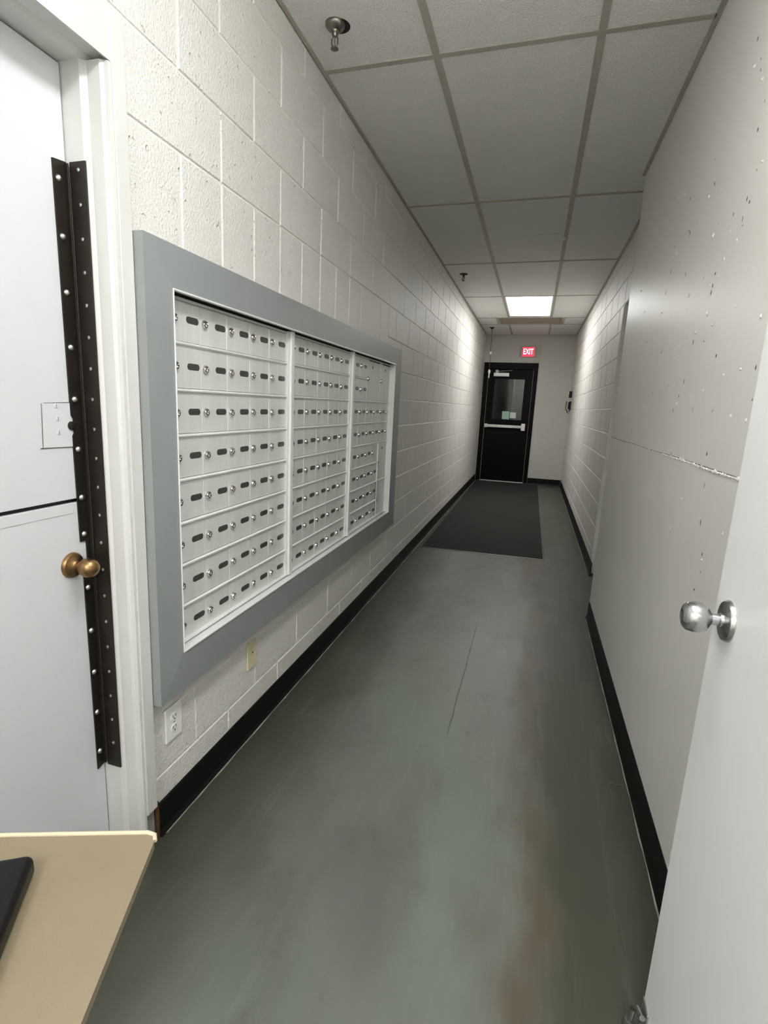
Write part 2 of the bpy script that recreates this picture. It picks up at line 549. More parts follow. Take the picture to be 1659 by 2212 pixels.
def ceil_tile(x0, x1, y0, y1, hole=None):
    if hole is None:
        MB().bbox((x0 + 0.004, y0 + 0.004, ZC), (x1 - 0.004, y1 - 0.004, ZC + 0.015), 0.003).obj('ceiling_tile', 'tile', ceil)
        return
    hx, hy, hr = hole
    n = 32
    outer = []
    for k in range(n):
        t = 2 * math.pi * k / n
        c, s = math.cos(t), math.sin(t)
        q = min([((x1 - 0.004 if c > 0 else x0 + 0.004) - hx) / c if abs(c) > 1e-6 else 9e9, ((y1 - 0.004 if s > 0 else y0 + 0.004) - hy) / s if abs(s) > 1e-6 else 9e9])
        outer.append((hx + q * c, hy + q * s))
    corners = [(x1 - 0.004, y1 - 0.004), (x0 + 0.004, y1 - 0.004), (x0 + 0.004, y0 + 0.004), (x1 - 0.004, y0 + 0.004)]
    vs = [(hx + hr * math.cos(2 * math.pi * k / n), hy + hr * math.sin(2 * math.pi * k / n), ZC) for k in range(n)]
    vs += [(a, b, ZC) for a, b in outer] + [(a, b, ZC) for a, b in corners] + [(v[0], v[1], ZC + 0.02) for v in vs[:n]]
    fs = []
    for k in range(n):
        k2 = (k + 1) % n
        a, b = outer[k], outer[k2]
        cr = [i for i, c in enumerate(corners) if (abs(c[0] - a[0]) < 1e-5 or abs(c[1] - a[1]) < 1e-5) and (abs(c[0] - b[0]) < 1e-5 or abs(c[1] - b[1]) < 1e-5)]
        same = abs(a[0] - b[0]) < 1e-5 or abs(a[1] - b[1]) < 1e-5
        if cr and not same:
            fs.append((k, n + k, 2 * n + cr[0], n + k2, k2))
        else:
            fs.append((k, n + k, n + k2, k2))
        fs.append((k, k2, 2 * n + 4 + k2, 2 * n + 4 + k))
    MB().add(vs, fs).obj('ceiling_tile', 'tile', ceil)


SPR1 = (0.160, 2.112)
for i in range(len(rows) - 1):
    y0, y1 = rows[i], rows[i + 1]
    ym = (y0 + y1) / 2
    X = WF if y1 > YN + 0.2 else WN
    if i == 7:                                            # the row with the wide grille
        ceil_tile(0.0, 0.309, y0, y1)
        ceil_tile(1.298, X, y0, y1)
        continue
    a, b = (G1, G2) if i < 8 else (0.472, 1.122)
    if i == 2:
        ceil_tile(0.0, a, y0, y1, (SPR1[0] + 0.008, SPR1[1] + 0.016, 0.044))
    else:
        ceil_tile(0.0, a, y0, y1)
    if i != 6:
        ceil_tile(a, b, y0, y1)
    ceil_tile(b, X, y0, y1)

TB, TH = 0.0145, 0.004


def bar(a, b):
    MB().bbox(a, b, 0.0012).obj('grid_bar', 'tbar', ceil)


for i in range(len(rows) - 1):
    y0, y1 = rows[i], rows[i + 1]
    for gx in ((G1, G2) if i < 7 else (0.309, 1.298) if i == 7 else (0.472, 1.122)):
        bar((gx - TB, y0 + TB, ZC - TH), (gx + TB, y1 - TB, ZC + 0.02))
for y in rows[1:-1]:
    X = WN if y < YN - 0.1 else WF
    bar((0.014, y - TB, ZC - TH), (X - 0.014, y + TB, ZC + 0.02))
for a, b in (((0.001, BACK, ZC - TH), (0.018, LEN, ZC + 0.02)), ((WN - 0.02, BACK, ZC - TH), (WN - 0.001, YN, ZC + 0.02)),
             ((WF - 0.02, YN, ZC - TH), (WF - 0.001, LEN, ZC + 0.02)), ((0.02, LEN - 0.02, ZC - TH), (WF - 0.02, LEN - 0.001, ZC + 0.02))):
    MB().bbox(a, b, 0.001).obj('wall_angle', 'tbar', ceil)


# recessed ceiling lights
def troffer(x0, x1, y0, y1, ye, lens, label):
    t = empty('ceiling_light', ((x0 + x1) / 2, (y0 + y1) / 2, ZC))
    tag(t, label, 'ceiling light', 'recessed ceiling lights')
    cx, cy = t.location.x, t.location.y
    a0, a1, b0, b1 = x0 - cx, x1 - cx, y0 - cy, y1 - cy
    e = ye - cy
    h = MB()
    h.box((a0, b0, -0.001), (a0 + 0.016, b1, 0.028)).box((a1 - 0.016, b0, -0.001), (a1, b1, 0.028))
    h.box((a0 + 0.016, b0, -0.001), (a1 - 0.016, b0 + 0.016, 0.028)).box((a0 + 0.016, e, -0.001), (a1 - 0.016, b1, 0.028))
    h.obj('housing', 'fixture', t)
    MB().box((a0 + 0.016, b0 + 0.016, 0.003), (a1 - 0.016, e, 0.01)).obj('lens', lens, t)
    return t


troffer(G1 + TB, G2 - TB, rows[6] + TB, rows[7] - TB, 8.46, 'lens', 'glowing rectangular ceiling light near the far end of the corridor')
# surface-mounted wraparound lamp (the one behind the viewer is added fill): its sides graze the ceiling
def wraparound(x, y, lens, label):
    wr = tag(empty('wraparound_lamp', (x, y, ZC)), label, 'ceiling light', 'wraparound lamps over the near end')
    MB().bbox((-0.14, -0.6, -0.03), (0.14, 0.6, -0.0045), 0.003).obj('canopy', 'fixture', wr)
    pr_ = [(-0.13, -0.031), (-0.135, -0.055), (-0.11, -0.085), (-0.07, -0.1), (0.07, -0.1), (0.11, -0.085), (0.135, -0.055), (0.13, -0.031)]
    MB().prism(pr_, 'Y', -0.585, 0.585).obj('diffuser', lens, wr)
    for e_ in (-0.6, 0.586):
        MB().prism([(a * 1.06, b * 1.05 if b < -0.04 else b) for a, b in pr_], 'Y', e_, e_ + 0.014).obj('end_cap', 'fixture', wr)


wraparound(0.98, NEAR_Y, 'lens_near', 'surface-mounted wraparound ceiling light above the near end of the corridor')
wraparound(0.85, NEAR_Y - 2.3, 'fill_lens', 'added unseen fill light behind the viewer, shaped as a wraparound lamp')

# return-air grille
gv = tag(empty('ceiling_grille', ((0.309 + 1.298) / 2, 8.95, ZC)), 'wide grey air grille in the ceiling beyond the glowing light', 'vent')
hw, hd = (1.298 - 0.309) / 2 - TB, 0.32 - TB
g = MB()
g.box((-hw, -hd, 0), (hw, -hd + 0.02, 0.02)).box((-hw, hd - 0.02, 0), (hw, hd, 0.02)).box((-hw, -hd + 0.02, 0), (-hw + 0.02, hd - 0.02, 0.02)).box((hw - 0.02, -hd + 0.02, 0), (hw, hd - 0.02, 0.02))
g.obj('grille_frame', 'vent', gv)
MB().box((-hw + 0.02, -hd + 0.02, 0.022), (hw - 0.02, hd - 0.02, 0.026)).obj('backing', 'vent', gv)
for k in range(18):
    y = -hd + 0.035 + k * (2 * hd - 0.07) / 17
    MB().add([(-hw + 0.02, y - 0.008, 0.002), (hw - 0.02, y - 0.008, 0.002), (hw - 0.02, y + 0.008, 0.016), (-hw + 0.02, y + 0.008, 0.016),
              (-hw + 0.02, y - 0.008, 0.004), (hw - 0.02, y - 0.008, 0.004), (hw - 0.02, y + 0.008, 0.018), (-hw + 0.02, y + 0.008, 0.018)],
             [(0, 3, 2, 1), (4, 5, 6, 7), (0, 1, 5, 4), (1, 2, 6, 5), (2, 3, 7, 6), (3, 0, 4, 7)]).obj('slat', 'vent', gv)

# round speaker cover painted over
sp = tag(empty('ceiling_speaker', (0.972, 4.83, ZC)), 'round flush speaker cover in a dim ceiling tile', 'speaker')
MB().lathe([(0.143, 0.001), (0.143, 0.003), (0.138, 0.005), (0.128, 0.004), (0.124, 0.001)], '-Z', n=48).obj('rim', 'tile', sp)
MB().lathe([(0.123, -0.002), (0.123, 0.0015), (0.02, 0.0035), (0.001, 0.0036)], '-Z', n=48).obj('cover', 'tile', sp)


# sprinklers
def sprinkler(loc, label, cup):
    t = tag(empty('fire_sprinkler', loc), label, 'sprinkler', 'fire sprinklers in a line along the left of the ceiling')
    if cup:
        MB().lathe([(0.033, -0.03), (0.037, 0.0), (0.037, 0.006), (0.031, 0.016), (0.014, 0.024), (0.012, 0.03)], '-Z').obj('escutcheon', 'dull_chrome', t)
    else:
        MB().lathe([(0.043, 0.0), (0.043, 0.003), (0.034, 0.008), (0.013, 0.011)], '-Z').obj('escutcheon', 'bronze', t)
    z0 = 0.024 if cup else 0.009
    k = 'dull_chrome' if cup else 'bronze'
    MB().lathe([(0.012, z0), (0.013, z0 + 0.008), (0.009, z0 + 0.018)], '-Z', n=12).obj('body', k, t)
    for s in (-1, 1):
        MB().tube([(s * 0.006, 0, -z0 - 0.014), (s * 0.012, 0, -z0 - 0.026), (s * 0.012, 0, -z0 - 0.042), (s * 0.004, 0, -z0 - 0.054)], 0.0028, 8).obj('frame_arm', k, t)
    MB().lathe([(0.003, z0 + 0.014), (0.004, z0 + 0.03), (0.003, z0 + 0.05)], '-Z', n=10).obj('glass_bulb', 'chrome' if cup else 'bronze', t)
    df = MB().lathe([(0.006, z0 + 0.052), (0.0145, z0 + 0.056), (0.0145, z0 + 0.059), (0.004, z0 + 0.061)], '-Z', n=14)
    df.obj('deflector', k, t)
    return t


sprinkler((SPR1[0], SPR1[1], ZC), 'chrome fire sprinkler in a dark ragged hole in the nearest ceiling tile', True)
MB().lathe([(0.0435, 0.0), (0.0435, 0.06)], 'Z', (SPR1[0] + 0.008, SPR1[1] + 0.016, ZC - 0.0015 + 0.002), n=28).obj('pipe_opening', 'black', ceil)
sprinkler((0.158, 5.89, ZC), 'small dark fire sprinkler on the ceiling before the glowing light', False)

hc = tag(empty('pull_cord', (0.175, 9.6, ZC)), 'thin cord hanging from the ceiling in front of the black door', 'cord')
MB().lathe([(0.045, 0.0), (0.045, 0.004), (0.03, 0.012), (0.008, 0.03), (0.006, 0.04)], '-Z').obj('ceiling_rose', 'bronze', hc)
MB().tube([(0, 0, -0.03), (0.008, 0, -0.42), (0.012, 0, -0.80)], 0.0045, 8).obj('cord', 'rubber', hc)
MB().lathe([(0.004, 0.395), (0.018, 0.41), (0.018, 0.435), (0.004, 0.45)], '-Z', (0.008, 0, 0), 12).obj('bead', 'white_plastic', hc)
MB().lathe([(0.006, 0.70), (0.02, 0.72), (0.02, 0.755), (0.01, 0.77), (0.008, 0.84), (0.002, 0.845)], '-Z', (0.012, 0, 0), 12).obj('handle', 'white_plastic', hc)

# ------------------------------------------------------------------ left door, its frame and latch guard
DF = -0.100                                              # door face
tr = struct(empty('trim_1', (0, 1.1, 0)), 'white stepped door frame and casing beside the mailboxes')
jamb = [(-0.16, -0.008), (-0.048, -0.008), (-0.036, 0.003), (-0.002, 0.004), (0.004, 0.011), (0.014, 0.013), (0.014, 0.0215), (-0.003, 0.0215), (-0.003, 0.0245), (-0.16, 0.0245)]
MB().prism(jamb, 'Z', 0.0, 2.106).obj('jamb', 'trim_white', tr)
MB().bbox((-0.003, 0.022, 0.128), (0.018, 0.064, 2.222), 0.002).obj('casing', 'trim_white', tr)
MB().box((-0.004, 0.024, 0.0), (0.006, 0.058, 0.1275)).obj('plinth', 'grey_block', tr)
MB().bbox((0.0005, 0.0665, 0.0), (0.009, 0.081, 0.13), 0.001).obj('wood_packer', 'wood_raw', tr)
head = [(-0.16, 2.106), (-0.048, 2.106), (-0.036, 2.117), (-0.002, 2.118), (0.004, 2.112), (0.014, 2.108), (0.014, 2.222), (-0.003, 2.222), (-0.16, 2.222)]
MB().prism(head, 'Y', -0.93, 0.0245).obj('head', 'trim_white', tr)
MB().prism([(p[0], -0.935 - p[1]) for p in jamb], 'Z', 0.0, 2.106).obj('jamb', 'trim_white', tr)
MB().bbox((-0.004, -0.995, 0.0), (0.027, -0.957, 2.222), 0.002).obj('casing', 'trim_white', tr)
# angle leaf on the jamb
js = MB()
js.bbox((-0.088, -0.0125, 0.303), (-0.041, -0.0085, 1.897), 0.001)
guard_j = js.obj('latch_guard', 'bronze', tr)
guard_j['label'] = 'dark bronze latch guard leaf screwed to the jamb'
scr = MB().lathe([(0.0045, 0.0), (0.0042, 0.0016), (0.002, 0.0022)], '-Y', n=10).mesh('screw', 'steel')
z = 1.878
while z > 0.33:
    place(scr, 'screw', tr, (-0.0615, -0.0123, z))
    z -= 0.0749

d1 = struct(empty('door_1', (DF, 0.64, 0)), 'white two-part door on the left with brass knob and bronze latch guard')
MB().bbox((-0.042, -0.452, 1.101), (0, 0.449, 2.101), 0.0015).obj('upper_leaf', 'door_white', d1)
lo = MB().bbox((-0.042, -0.452, 0.01), (0, 0.449, 1.091), 0.0015).obj('lower_leaf', 'door_white', d1)
MB().bbox((-0.001, -0.45, 1.065), (0.0012, 0.40, 1.0905), 0.0005).obj('cap_strip', 'door_white', lo)
MB().box((-0.038, -0.45, 1.09), (-0.012, 0.447, 1.102)).obj('gap_core', 'black', d1)
# wall-side gap at the latch edge
pl = MB().prism([(0.0, 0.0), (0.078, 0.002), (0.08, -0.106), (-0.006, -0.104)], 'X', 0.0, 0.0018)
pt = pl.obj('repair_plate', 'door_white', d1, (0.0002, 0.335, 1.341))
slot_ = MB().box((0.0014, -0.0045, -0.0006), (0.0020, 0.0045, 0.0006)).mesh('screw_slot', 'chip')
psc = MB().lathe([(0.006, 0.0), (0.0055, 0.0014), (0.002, 0.0016)], 'X', n=10).mesh('screw', 'door_white')
for y, z in ((0.039, -0.036), (0.039, -0.070), (0.036, -0.006)):
    place(psc, 'screw', pt, (0.0016, y, z))
    q_ = place(slot_, 'screw_slot', pt, (0.0016, y, z))
    q_.rotation_euler = (random.uniform(0.3, 1.6), 0, 0)
MB().prism([(0.004, 0.0006), (0.079, 0.0028), (0.079, 0.0042), (0.03, 0.0022), (0.004, 0.0014)], 'X', 0.0, 0.0012).obj('plate_gap', 'chip', pt)
MB().prism([(-0.006, -0.104), (-0.0022, 0.0), (-0.0030, 0.0), (-0.0072, -0.104)], 'X', 0.0, 0.0010).obj('plate_gap', 'chip', pt)
MB().prism([(-0.012, -0.1045), (0.076, -0.1068), (0.076, -0.1085), (0.02, -0.1072), (-0.014, -0.1068)], 'X', 0.0, 0.0012).obj('plate_gap', 'chip', pt)
lk = MB().lathe([(0.011, 0.0), (0.011, 0.006), (0.008, 0.0075)], 'X', n=18).obj('key_cylinder', 'bronze', d1, (0.0, 0.412, 1.287))
MB().box((0.0072, -0.0015, -0.005), (0.0082, 0.0015, 0.005)).obj('keyway', 'black', lk)
# leaf of the latch guard on the door, notched for the knob
y0, y1 = 0.409, 0.4455
gp = MB()
prof = [(y0, 1.892), (y1 + 0.001, 1.897), (y1 + 0.004, 0.310), (y0 + 0.012, 0.303), (y0 + 0.0085, 0.895), (y0 + 0.024, 0.905), (y0 + 0.024, 0.985), (y0 + 0.0055, 0.985),
        (y0 + 0.0035, 1.262), (y0 + 0.010, 1.268), (y0 + 0.010, 1.305), (y0 + 0.0025, 1.312)]
gp.prism(prof, 'X', 0.0005, 0.0045)
gd = gp.obj('latch_guard', 'bronze', d1)
gd['label'] = 'dark bronze latch guard leaf bolted to the door edge'
MB().bbox((0.0045, y1 - 0.004, 0.312), (0.013, y1, 1.893), 0.001).obj('guard_lip', 'bronze', gd)
bolt = MB().lathe([(0.0085, 0.0), (0.008, 0.002), (0.006, 0.0045), (0.003, 0.006), (0.0005, 0.0064)], 'X', n=14).mesh('bolt', 'steel')
for z in (1.854, 1.729, 1.604, 1.477, 1.352, 1.227, 1.102, 1.004, 0.855, 0.730, 0.606, 0.481, 0.357):
    place(bolt, 'bolt', gd, (0.0044, y0 + 0.0135 + (1.9 - z) * 0.0055, z))
kn = MB().lathe([(0.034, 0.0), (0.034, 0.003), (0.030, 0.009), (0.016, 0.013), (0.0115, 0.018), (0.011, 0.028), (0.016, 0.032), (0.0225, 0.040), (0.0255, 0.052),
                 (0.024, 0.064), (0.018, 0.073), (0.009, 0.078), (0.001, 0.079)], 'X', n=32)
kn.obj('door_knob', 'brass', d1, (0.0002, 0.386, 0.929))

# ------------------------------------------------------------------ mailbox bank
mbx = empty('mailbox_bank', (0.0, 2.53, 0.455))
tag(mbx, 'wall-mounted aluminium mailbox bank with wide grey frame on the left wall', 'mailboxes')


def L(x, y, z):
    return (x, y - 2.53, z - 0.455)


OY0, OY1, OZ0, OZ1 = 1.1665, 3.855, 0.470, 1.768          # frame outside
IY0, IY1, IZ0, IZ1 = 1.269, 3.665, 0.598, 1.655          # frame inside
XO, XI, XD = 0.045, 0.050, 0.012
out = [(OY0, OZ0), (OY1, OZ0), (OY1, OZ1), (OY0, OZ1)]
inn = [(IY0, IZ0), (IY1, IZ0), (IY1, IZ1), (IY0, IZ1)]
for i, nm in enumerate(('bottom', 'right', 'top', 'left')):
    j = (i + 1) % 4
    a, b, c, d = out[i], out[j], inn[j], inn[i]
    vs = [L(0.001, *a), L(0.001, *b), L(XO, *a), L(XO, *b), L(XI, *c), L(XI, *d), L(0.001, *c), L(0.001, *d)]
    MB().add(vs, [(0, 1, 3, 2), (2, 3, 4, 5), (5, 4, 6, 7), (1, 0, 7, 6), (0, 2, 5, 7), (1, 6, 4, 3)]).obj('frame_rail', 'frame_grey', mbx)
e = 0.005
lip = [((IY0, IZ0), (IY1, IZ0 + e)), ((IY0, IZ1 - e), (IY1, IZ1)), ((IY0, IZ0 + e), (IY0 + 0.0025, IZ1 - e)), ((IY1 - e, IZ0 + e), (IY1, IZ1 - e))]
for (a0, b0), (a1, b1) in lip:
    MB().bbox(L(0.040 if b0 > 1.6 else 0.010, a0, b0), L(XI + 0.0035, a1, b1), 0.001).obj('inner_edge', 'alu_bright', mbx)
MB().box(L(0.001, IY0 + 0.002, IZ0 + 0.002), L(0.007, IY1 - 0.002, IZ1 - 0.002)).obj('back_plate', 'alu', mbx)
MB().box(L(0.0075, IY0 + 0.001, IZ1 - 0.0025), L(0.0395, IY1 - 0.001, IZ1 - 0.0004)).obj('top_shade_strip', 'black', mbx)  # black strips paint the shade under the frame's top rail
MB().box(L(0.0075, IY0 + 0.001, IZ1 - 0.0075), L(0.0115, IY1 - 0.001, IZ1 - 0.003)).obj('top_shadow_gap', 'black', mbx)
MB().bbox(L(0.0075, IY0 + 0.004, IZ1 - 0.0155), L(0.0165, IY1 - 0.004, IZ1 - 0.008), 0.001).obj('top_rail', 'alu', mbx)
MB().bbox(L(0.008, IY0 + 0.006, IZ0 + 0.0115), L(0.026, IY1 - 0.018, IZ0 + 0.0165), 0.001).obj('bottom_channel', 'alu_bright', mbx)
P, RH = 0.1467, 0.1329
ZT = 1.650
banks = [(1.2965, 5), (2.0735, 5), (2.8475, 6)]
for yd in (2.0285, 2.8060):
    MB().bbox(L(0.006, yd + 0.002, IZ0 + 0.011), L(0.022, yd + 0.043, IZ1 - 0.006), 0.001).obj('divider', 'alu', mbx)
    MB().bbox(L(0.022, yd + 0.010, IZ0 + 0.011), L(0.034, yd + 0.0385, IZ1 - 0.005), 0.002).obj('divider_cap', 'alu_bright', mbx)

_dm = {}


def door_mesh(wd, ht):
    k = (round(wd, 3), round(ht, 3))
    if k not in _dm:
        mb = MB()
        b = 0.0012
        mb.add([(-0.003, 0, 0), (-0.003, wd, 0), (-0.003, wd, ht), (-0.003, 0, ht), (0, b, b), (0, wd - b, b), (0, wd - b, ht - b), (0, b, ht - b)],
               [(4, 5, 6, 7), (0, 1, 5, 4), (1, 2, 6, 5), (2, 3, 7, 6), (3, 0, 4, 7)])
        _dm[k] = mb.mesh('mailbox_door', 'alu')
    return _dm[k]


def stadium(wd, ht, d, n=6):
    pts = []
    r = ht / 2
    for c, s0 in ((wd / 2 - r, -90), (-wd / 2 + r, 90)):
        for k in range(n + 1):
            t = math.radians(s0 + 180 * k / n)
            pts.append((c + r * math.cos(t), r * math.sin(t)))
    return MB().prism(pts, 'X', -0.001, d)


slot_me = stadium(0.060, 0.0195, 0.0006).mesh('name_window', 'window_card')
lock_me = MB().lathe([(0.0132, 0.0), (0.0132, 0.003), (0.0105, 0.0085), (0.006, 0.0095), (0.0056, 0.006), (0.0005, 0.0058)], 'X', n=20).mesh('lock', 'lock_chrome')
rslot_me = MB().box((-0.001, -0.012, -0.008), (0.0006, 0.012, 0.008)).mesh('number_window', 'window_card')


def mdoor(y, zt, wd, ht, slot=True, lock=True, sy=None):
    d = place(door_mesh(wd - 0.0012, ht), 'mailbox_door', mbx, L(XD + random.uniform(-0.0004, 0.0004), y + 0.0006, zt - ht))
    if slot:
        place(slot_me, 'name_window', d, (0, 0.1085, (ht if ht > 0.115 else DH) / 2 + 0.003))
    if lock:
        place(lock_me, 'lock', d, (0, 0.0205, (ht if ht > 0.115 else DH) / 2 + 0.001 + random.uniform(-0.001, 0.001)))
    return d


DH = RH - 0.010
for bi, (yb, nc) in enumerate(banks):
    for r in range(8):
        zt = ZT - r * RH - (0.0125 if r == 0 else 0)
        n = nc
        if bi == 2:
            n = 2 if r < 2 else 6 if r < 4 else 4
        for c in range(n):
            last = bi == 2 and r == 3 and c == 5
            d = mdoor(yb + c * P, zt, P, DH - (0.0125 if r == 0 else 0), slot=not last and not (bi == 2 and r == 4 and c == 3))
    yend = yb + nc * P
    for r in range(1, 8):
        zr = ZT - r * RH + 0.0045
        segs = [(yb - 0.005, yend)]
        if bi == 2:
            segs = [(yb, yb + 2 * P)] if r == 1 else [(yb, yb + 4 * P)] if r in (5, 7) else segs
        for a, b in segs:
            MB().prism([(0.006, zr - 0.0055), (0.013, zr - 0.0055), (0.019, zr - 0.002), (0.019, zr + 0.0015), (0.013, zr + 0.0045), (0.006, zr + 0.0045)], 'Y', 0, b - a).obj(
                'row_rail', 'alu_bright', mbx, (0, a - 2.53, -0.455))
yb3 = banks[2][0]
# parcel lockers of the third section
slit_me = MB().box((-0.001, -0.055, -0.006), (0.0008, 0.055, 0.006)).mesh('mail_slit', 'black')
for k in range(2):
    yy = yb3 + (2 + 2 * k) * P
    d = mdoor(yy, ZT - 0.0125, 2 * P, 2 * RH - 0.0225, False, False)
    o = place(slit_me, 'mail_slit', d, (0, 0.155, 0.243))
    o.scale = (1, 2.1, 0.8)
    place(rslot_me, 'number_window', d, (0, 0.11, 0.205))
    place(lock_me, 'lock', d, (0, 0.016, 0.130))
for k in range(2):
    d = mdoor(yb3 + 4 * P + 0.012, ZT - (4 + 2 * k) * RH, 2 * P - 0.012, 2 * RH - 0.010, False, False)
    if k == 0:
        place(rslot_me, 'number_window', d, (0, 0.11, 0.215))
    place(lock_me, 'lock', d, (0, 0.004, 0.128))
MB().bbox(L(0.006, yb3 + 4 * P + 0.002, ZT - 8 * RH + 0.012), L(0.018, yb3 + 4 * P + 0.010, ZT - 4 * RH - 0.004), 0.001).obj('locker_stile', 'alu_bright', mbx)
MB().box(L(0.010, yb3 + 4 * P - 0.009, ZT - 8 * RH + 0.012), L(0.0126, yb3 + 4 * P + 0.001, ZT - 6 * RH - 0.004)).obj('locker_gap', 'black', mbx)
for yb, nc in banks[:2]:
    MB().box(L(XD, yb + nc * P - 0.075, 0.600), L(XD + 0.0006, yb + nc * P - 0.035, 0.618)).obj('maker_plate', 'vent', mbx)

# ------------------------------------------------------------------ wall plates under the mailboxes
op = tag(empty('wall_outlet', (0.0005, 1.268, 0.352)), 'white duplex power outlet under the near corner of the mailbox frame', 'outlet')
MB().bbox((0, -0.039, -0.058), (0.006, 0.039, 0.058), 0.002).obj('cover_plate', 'white_plastic', op)
for s in (-1, 1):
    f = stadium(0.034, 0.028, 0.0022).obj('receptacle', 'white_plastic', op, (0.0058, 0, s * 0.0195))
    for y in (-0.0065, 0.0065):
        MB().box((0.0021, y - 0.0012, -0.001), (0.0027, y + 0.0012, 0.008)).obj('slot', 'black', f)
    MB().lathe([(0.0025, 0.002), (0.0025, 0.0027)], 'X', (0, 0, -0.007), 10).obj('ground_hole', 'black', f)
MB().lathe([(0.003, 0.0), (0.0026, 0.0012)], 'X', n=10).obj('screw', 'steel', op, (0.006, 0, 0))
bp_ = tag(empty('blank_wall_plate', (0.0005, 1.760, 0.352)), 'ivory blank wall plate with one screw below the mailboxes', 'wall plate')
MB().bbox((0, -0.0355, -0.0575), (0.006, 0.0355, 0.0575), 0.002).obj('cover_plate', 'ivory', bp_)
MB().lathe([(0.004, 0.0), (0.0035, 0.0015)], 'X', n=10).obj('screw', 'bronze', bp_, (0.006, 0.004, 0.008))

# ------------------------------------------------------------------ floor mat
fm = tag(empty('floor_mat', (0.628, 7.7, 0)), 'long dark carpet floor mat with rubber edge leading to the black door', 'mat')
ma, mb_, mc, mdd = (0.048, 4.97), (1.238, 5.03), (1.215, 10.40), (0.022, 10.40)
bw = 0.02


def LM(x, y, z):
    return (x - 0.628, y - 7.7, z)


MB().add([LM(ma[0] + bw, ma[1] + bw, 0.001), LM(mb_[0] - bw, mb_[1] + bw, 0.001), LM(mc[0] - bw, mc[1] - bw, 0.001), LM(mdd[0] + bw, mdd[1] - bw, 0.001),
          LM(ma[0] + bw, ma[1] + bw, 0.009), LM(mb_[0] - bw, mb_[1] + bw, 0.009), LM(mc[0] - bw, mc[1] - bw, 0.009), LM(mdd[0] + bw, mdd[1] - bw, 0.009)],
         [(0, 3, 2, 1), (4, 5, 6, 7), (0, 1, 5, 4), (1, 2, 6, 5), (2, 3, 7, 6), (3, 0, 4, 7)]).obj('carpet', 'mat', fm)
o4 = [ma, mb_, mc, mdd]
i4 = [(ma[0] + bw, ma[1] + bw), (mb_[0] - bw, mb_[1] + bw), (mc[0] - bw, mc[1] - bw), (mdd[0] + bw, mdd[1] - bw)]
for i in range(4):
    j = (i + 1) % 4
    a, b, c, d = o4[i], o4[j], i4[j], i4[i]
    MB().add([LM(*a, 0.0005), LM(*b, 0.0005), LM(*c, 0.0005), LM(*d, 0.0005), LM(*a, 0.002), LM(*b, 0.002), LM(*c, 0.0075), LM(*d, 0.0075)],
             [(0, 3, 2, 1), (4, 5, 6, 7), (0, 1, 5, 4), (1, 2, 6, 5), (2, 3, 7, 6), (3, 0, 4, 7)]).obj('rubber_edge', 'rubber', fm)

# ------------------------------------------------------------------ black exit door
d3 = struct(empty('door_3', (0.0, LEN, 0)), 'black exit door with half window and push bar in the end wall')
fr = MB()
fr.bbox((DX0, -0.02, 0), (0.094, 0.12, DZ), 0.003)
fr.bbox((0.922, -0.02, 0), (DX1, 0.12, DZ), 0.003)
fr.bbox((0.094, -0.02, 2.132), (0.922, 0.12, DZ), 0.003)
fr.obj('door_frame', 'black_paint', d3)
W0, W1, V0, V1 = 0.225, 0.780, 1.192, 1.955
lf = MB()
lf.box((0.098, 0.02, 0.012), (W0, 0.065, 2.128)).box((W1, 0.02, 0.012), (0.918, 0.065, 2.128)).box((W0, 0.02, 0.012), (W1, 0.065, V0)).box((W0, 0.02, V1), (W1, 0.065, 2.128))
leaf = lf.obj('door_leaf', 'black_paint', d3)
wfm = MB()
t = 0.022
wfm.bbox((W0 - t, 0.012, V0 - t), (W0 + 0.004, 0.021, V1 + t), 0.002).bbox((W1 - 0.004, 0.012, V0 - t), (W1 + t, 0.021, V1 + t), 0.002)
wfm.bbox((W0, 0.012, V0 - t), (W1, 0.021, V0 + 0.004), 0.002).bbox((W0, 0.012, V1 - 0.004), (W1, 0.021, V1 + t), 0.002)
wfm.obj('window_frame', 'black_paint', d3)
MB().box((W0, 0.038, V0), (W1, 0.044, V1)).obj('pane', 'glass', d3)
pb = MB().bbox((0.105, -0.055, 1.045), (0.80, -0.012, 1.095), 0.006).obj('push_bar', 'alu', d3)
MB().bbox((0.36, -0.062, 1.046), (0.62, -0.050, 1.094), 0.004).obj('bar_pad', 'alu_bright', pb)
MB().bbox((0.79, -0.06, 1.0), (0.862, 0.02, 1.135), 0.008).obj('latch_case', 'alu_bright', d3)
MB().bbox((0.100, -0.05, 1.035), (0.16, 0.02, 1.105), 0.006).obj('hinge_case', 'alu', d3)
MB().bbox((0.20, -0.05, 1.995), (0.485, 0.02, 2.062), 0.006).obj('closer_body', 'alu_bright', d3)
MB().tube([(0.26, -0.055, 2.085), (0.54, -0.075, 2.105)], 0.008, 8).obj('closer_arm', 'steel', d3)
MB().lathe([(0.02, 0), (0.035, 0.02), (0.03, 0.04), (0.01, 0.055)], 'Z', (0.258, -0.04, 2.062), 14).obj('closer_spindle', 'white_plastic', d3)
MB().bbox((0.094, -0.02, 0.0), (0.922, 0.14, 0.011), 0.003).obj('threshold', 'alu', d3)
for x in (0.0955, 0.9175):
    MB().box((x, -0.0005, 0.03), (x + 0.003, 0.02, 2.12)).obj('weather_strip', 'vent', d3)

n1 = tag(MB().box((0.415, LEN + 0.0345, 1.205), (0.548, LEN + 0.0365, 1.352)).obj('paper_notice', 'paper_green'), 'pale green notice taped low on the black door window', 'notice')
n2 = tag(MB().box((0.562, LEN + 0.0345, 1.228), (0.672, LEN + 0.0365, 1.338)).obj('paper_notice', 'paper'), 'small white notice beside the green one on the door window', 'notice')

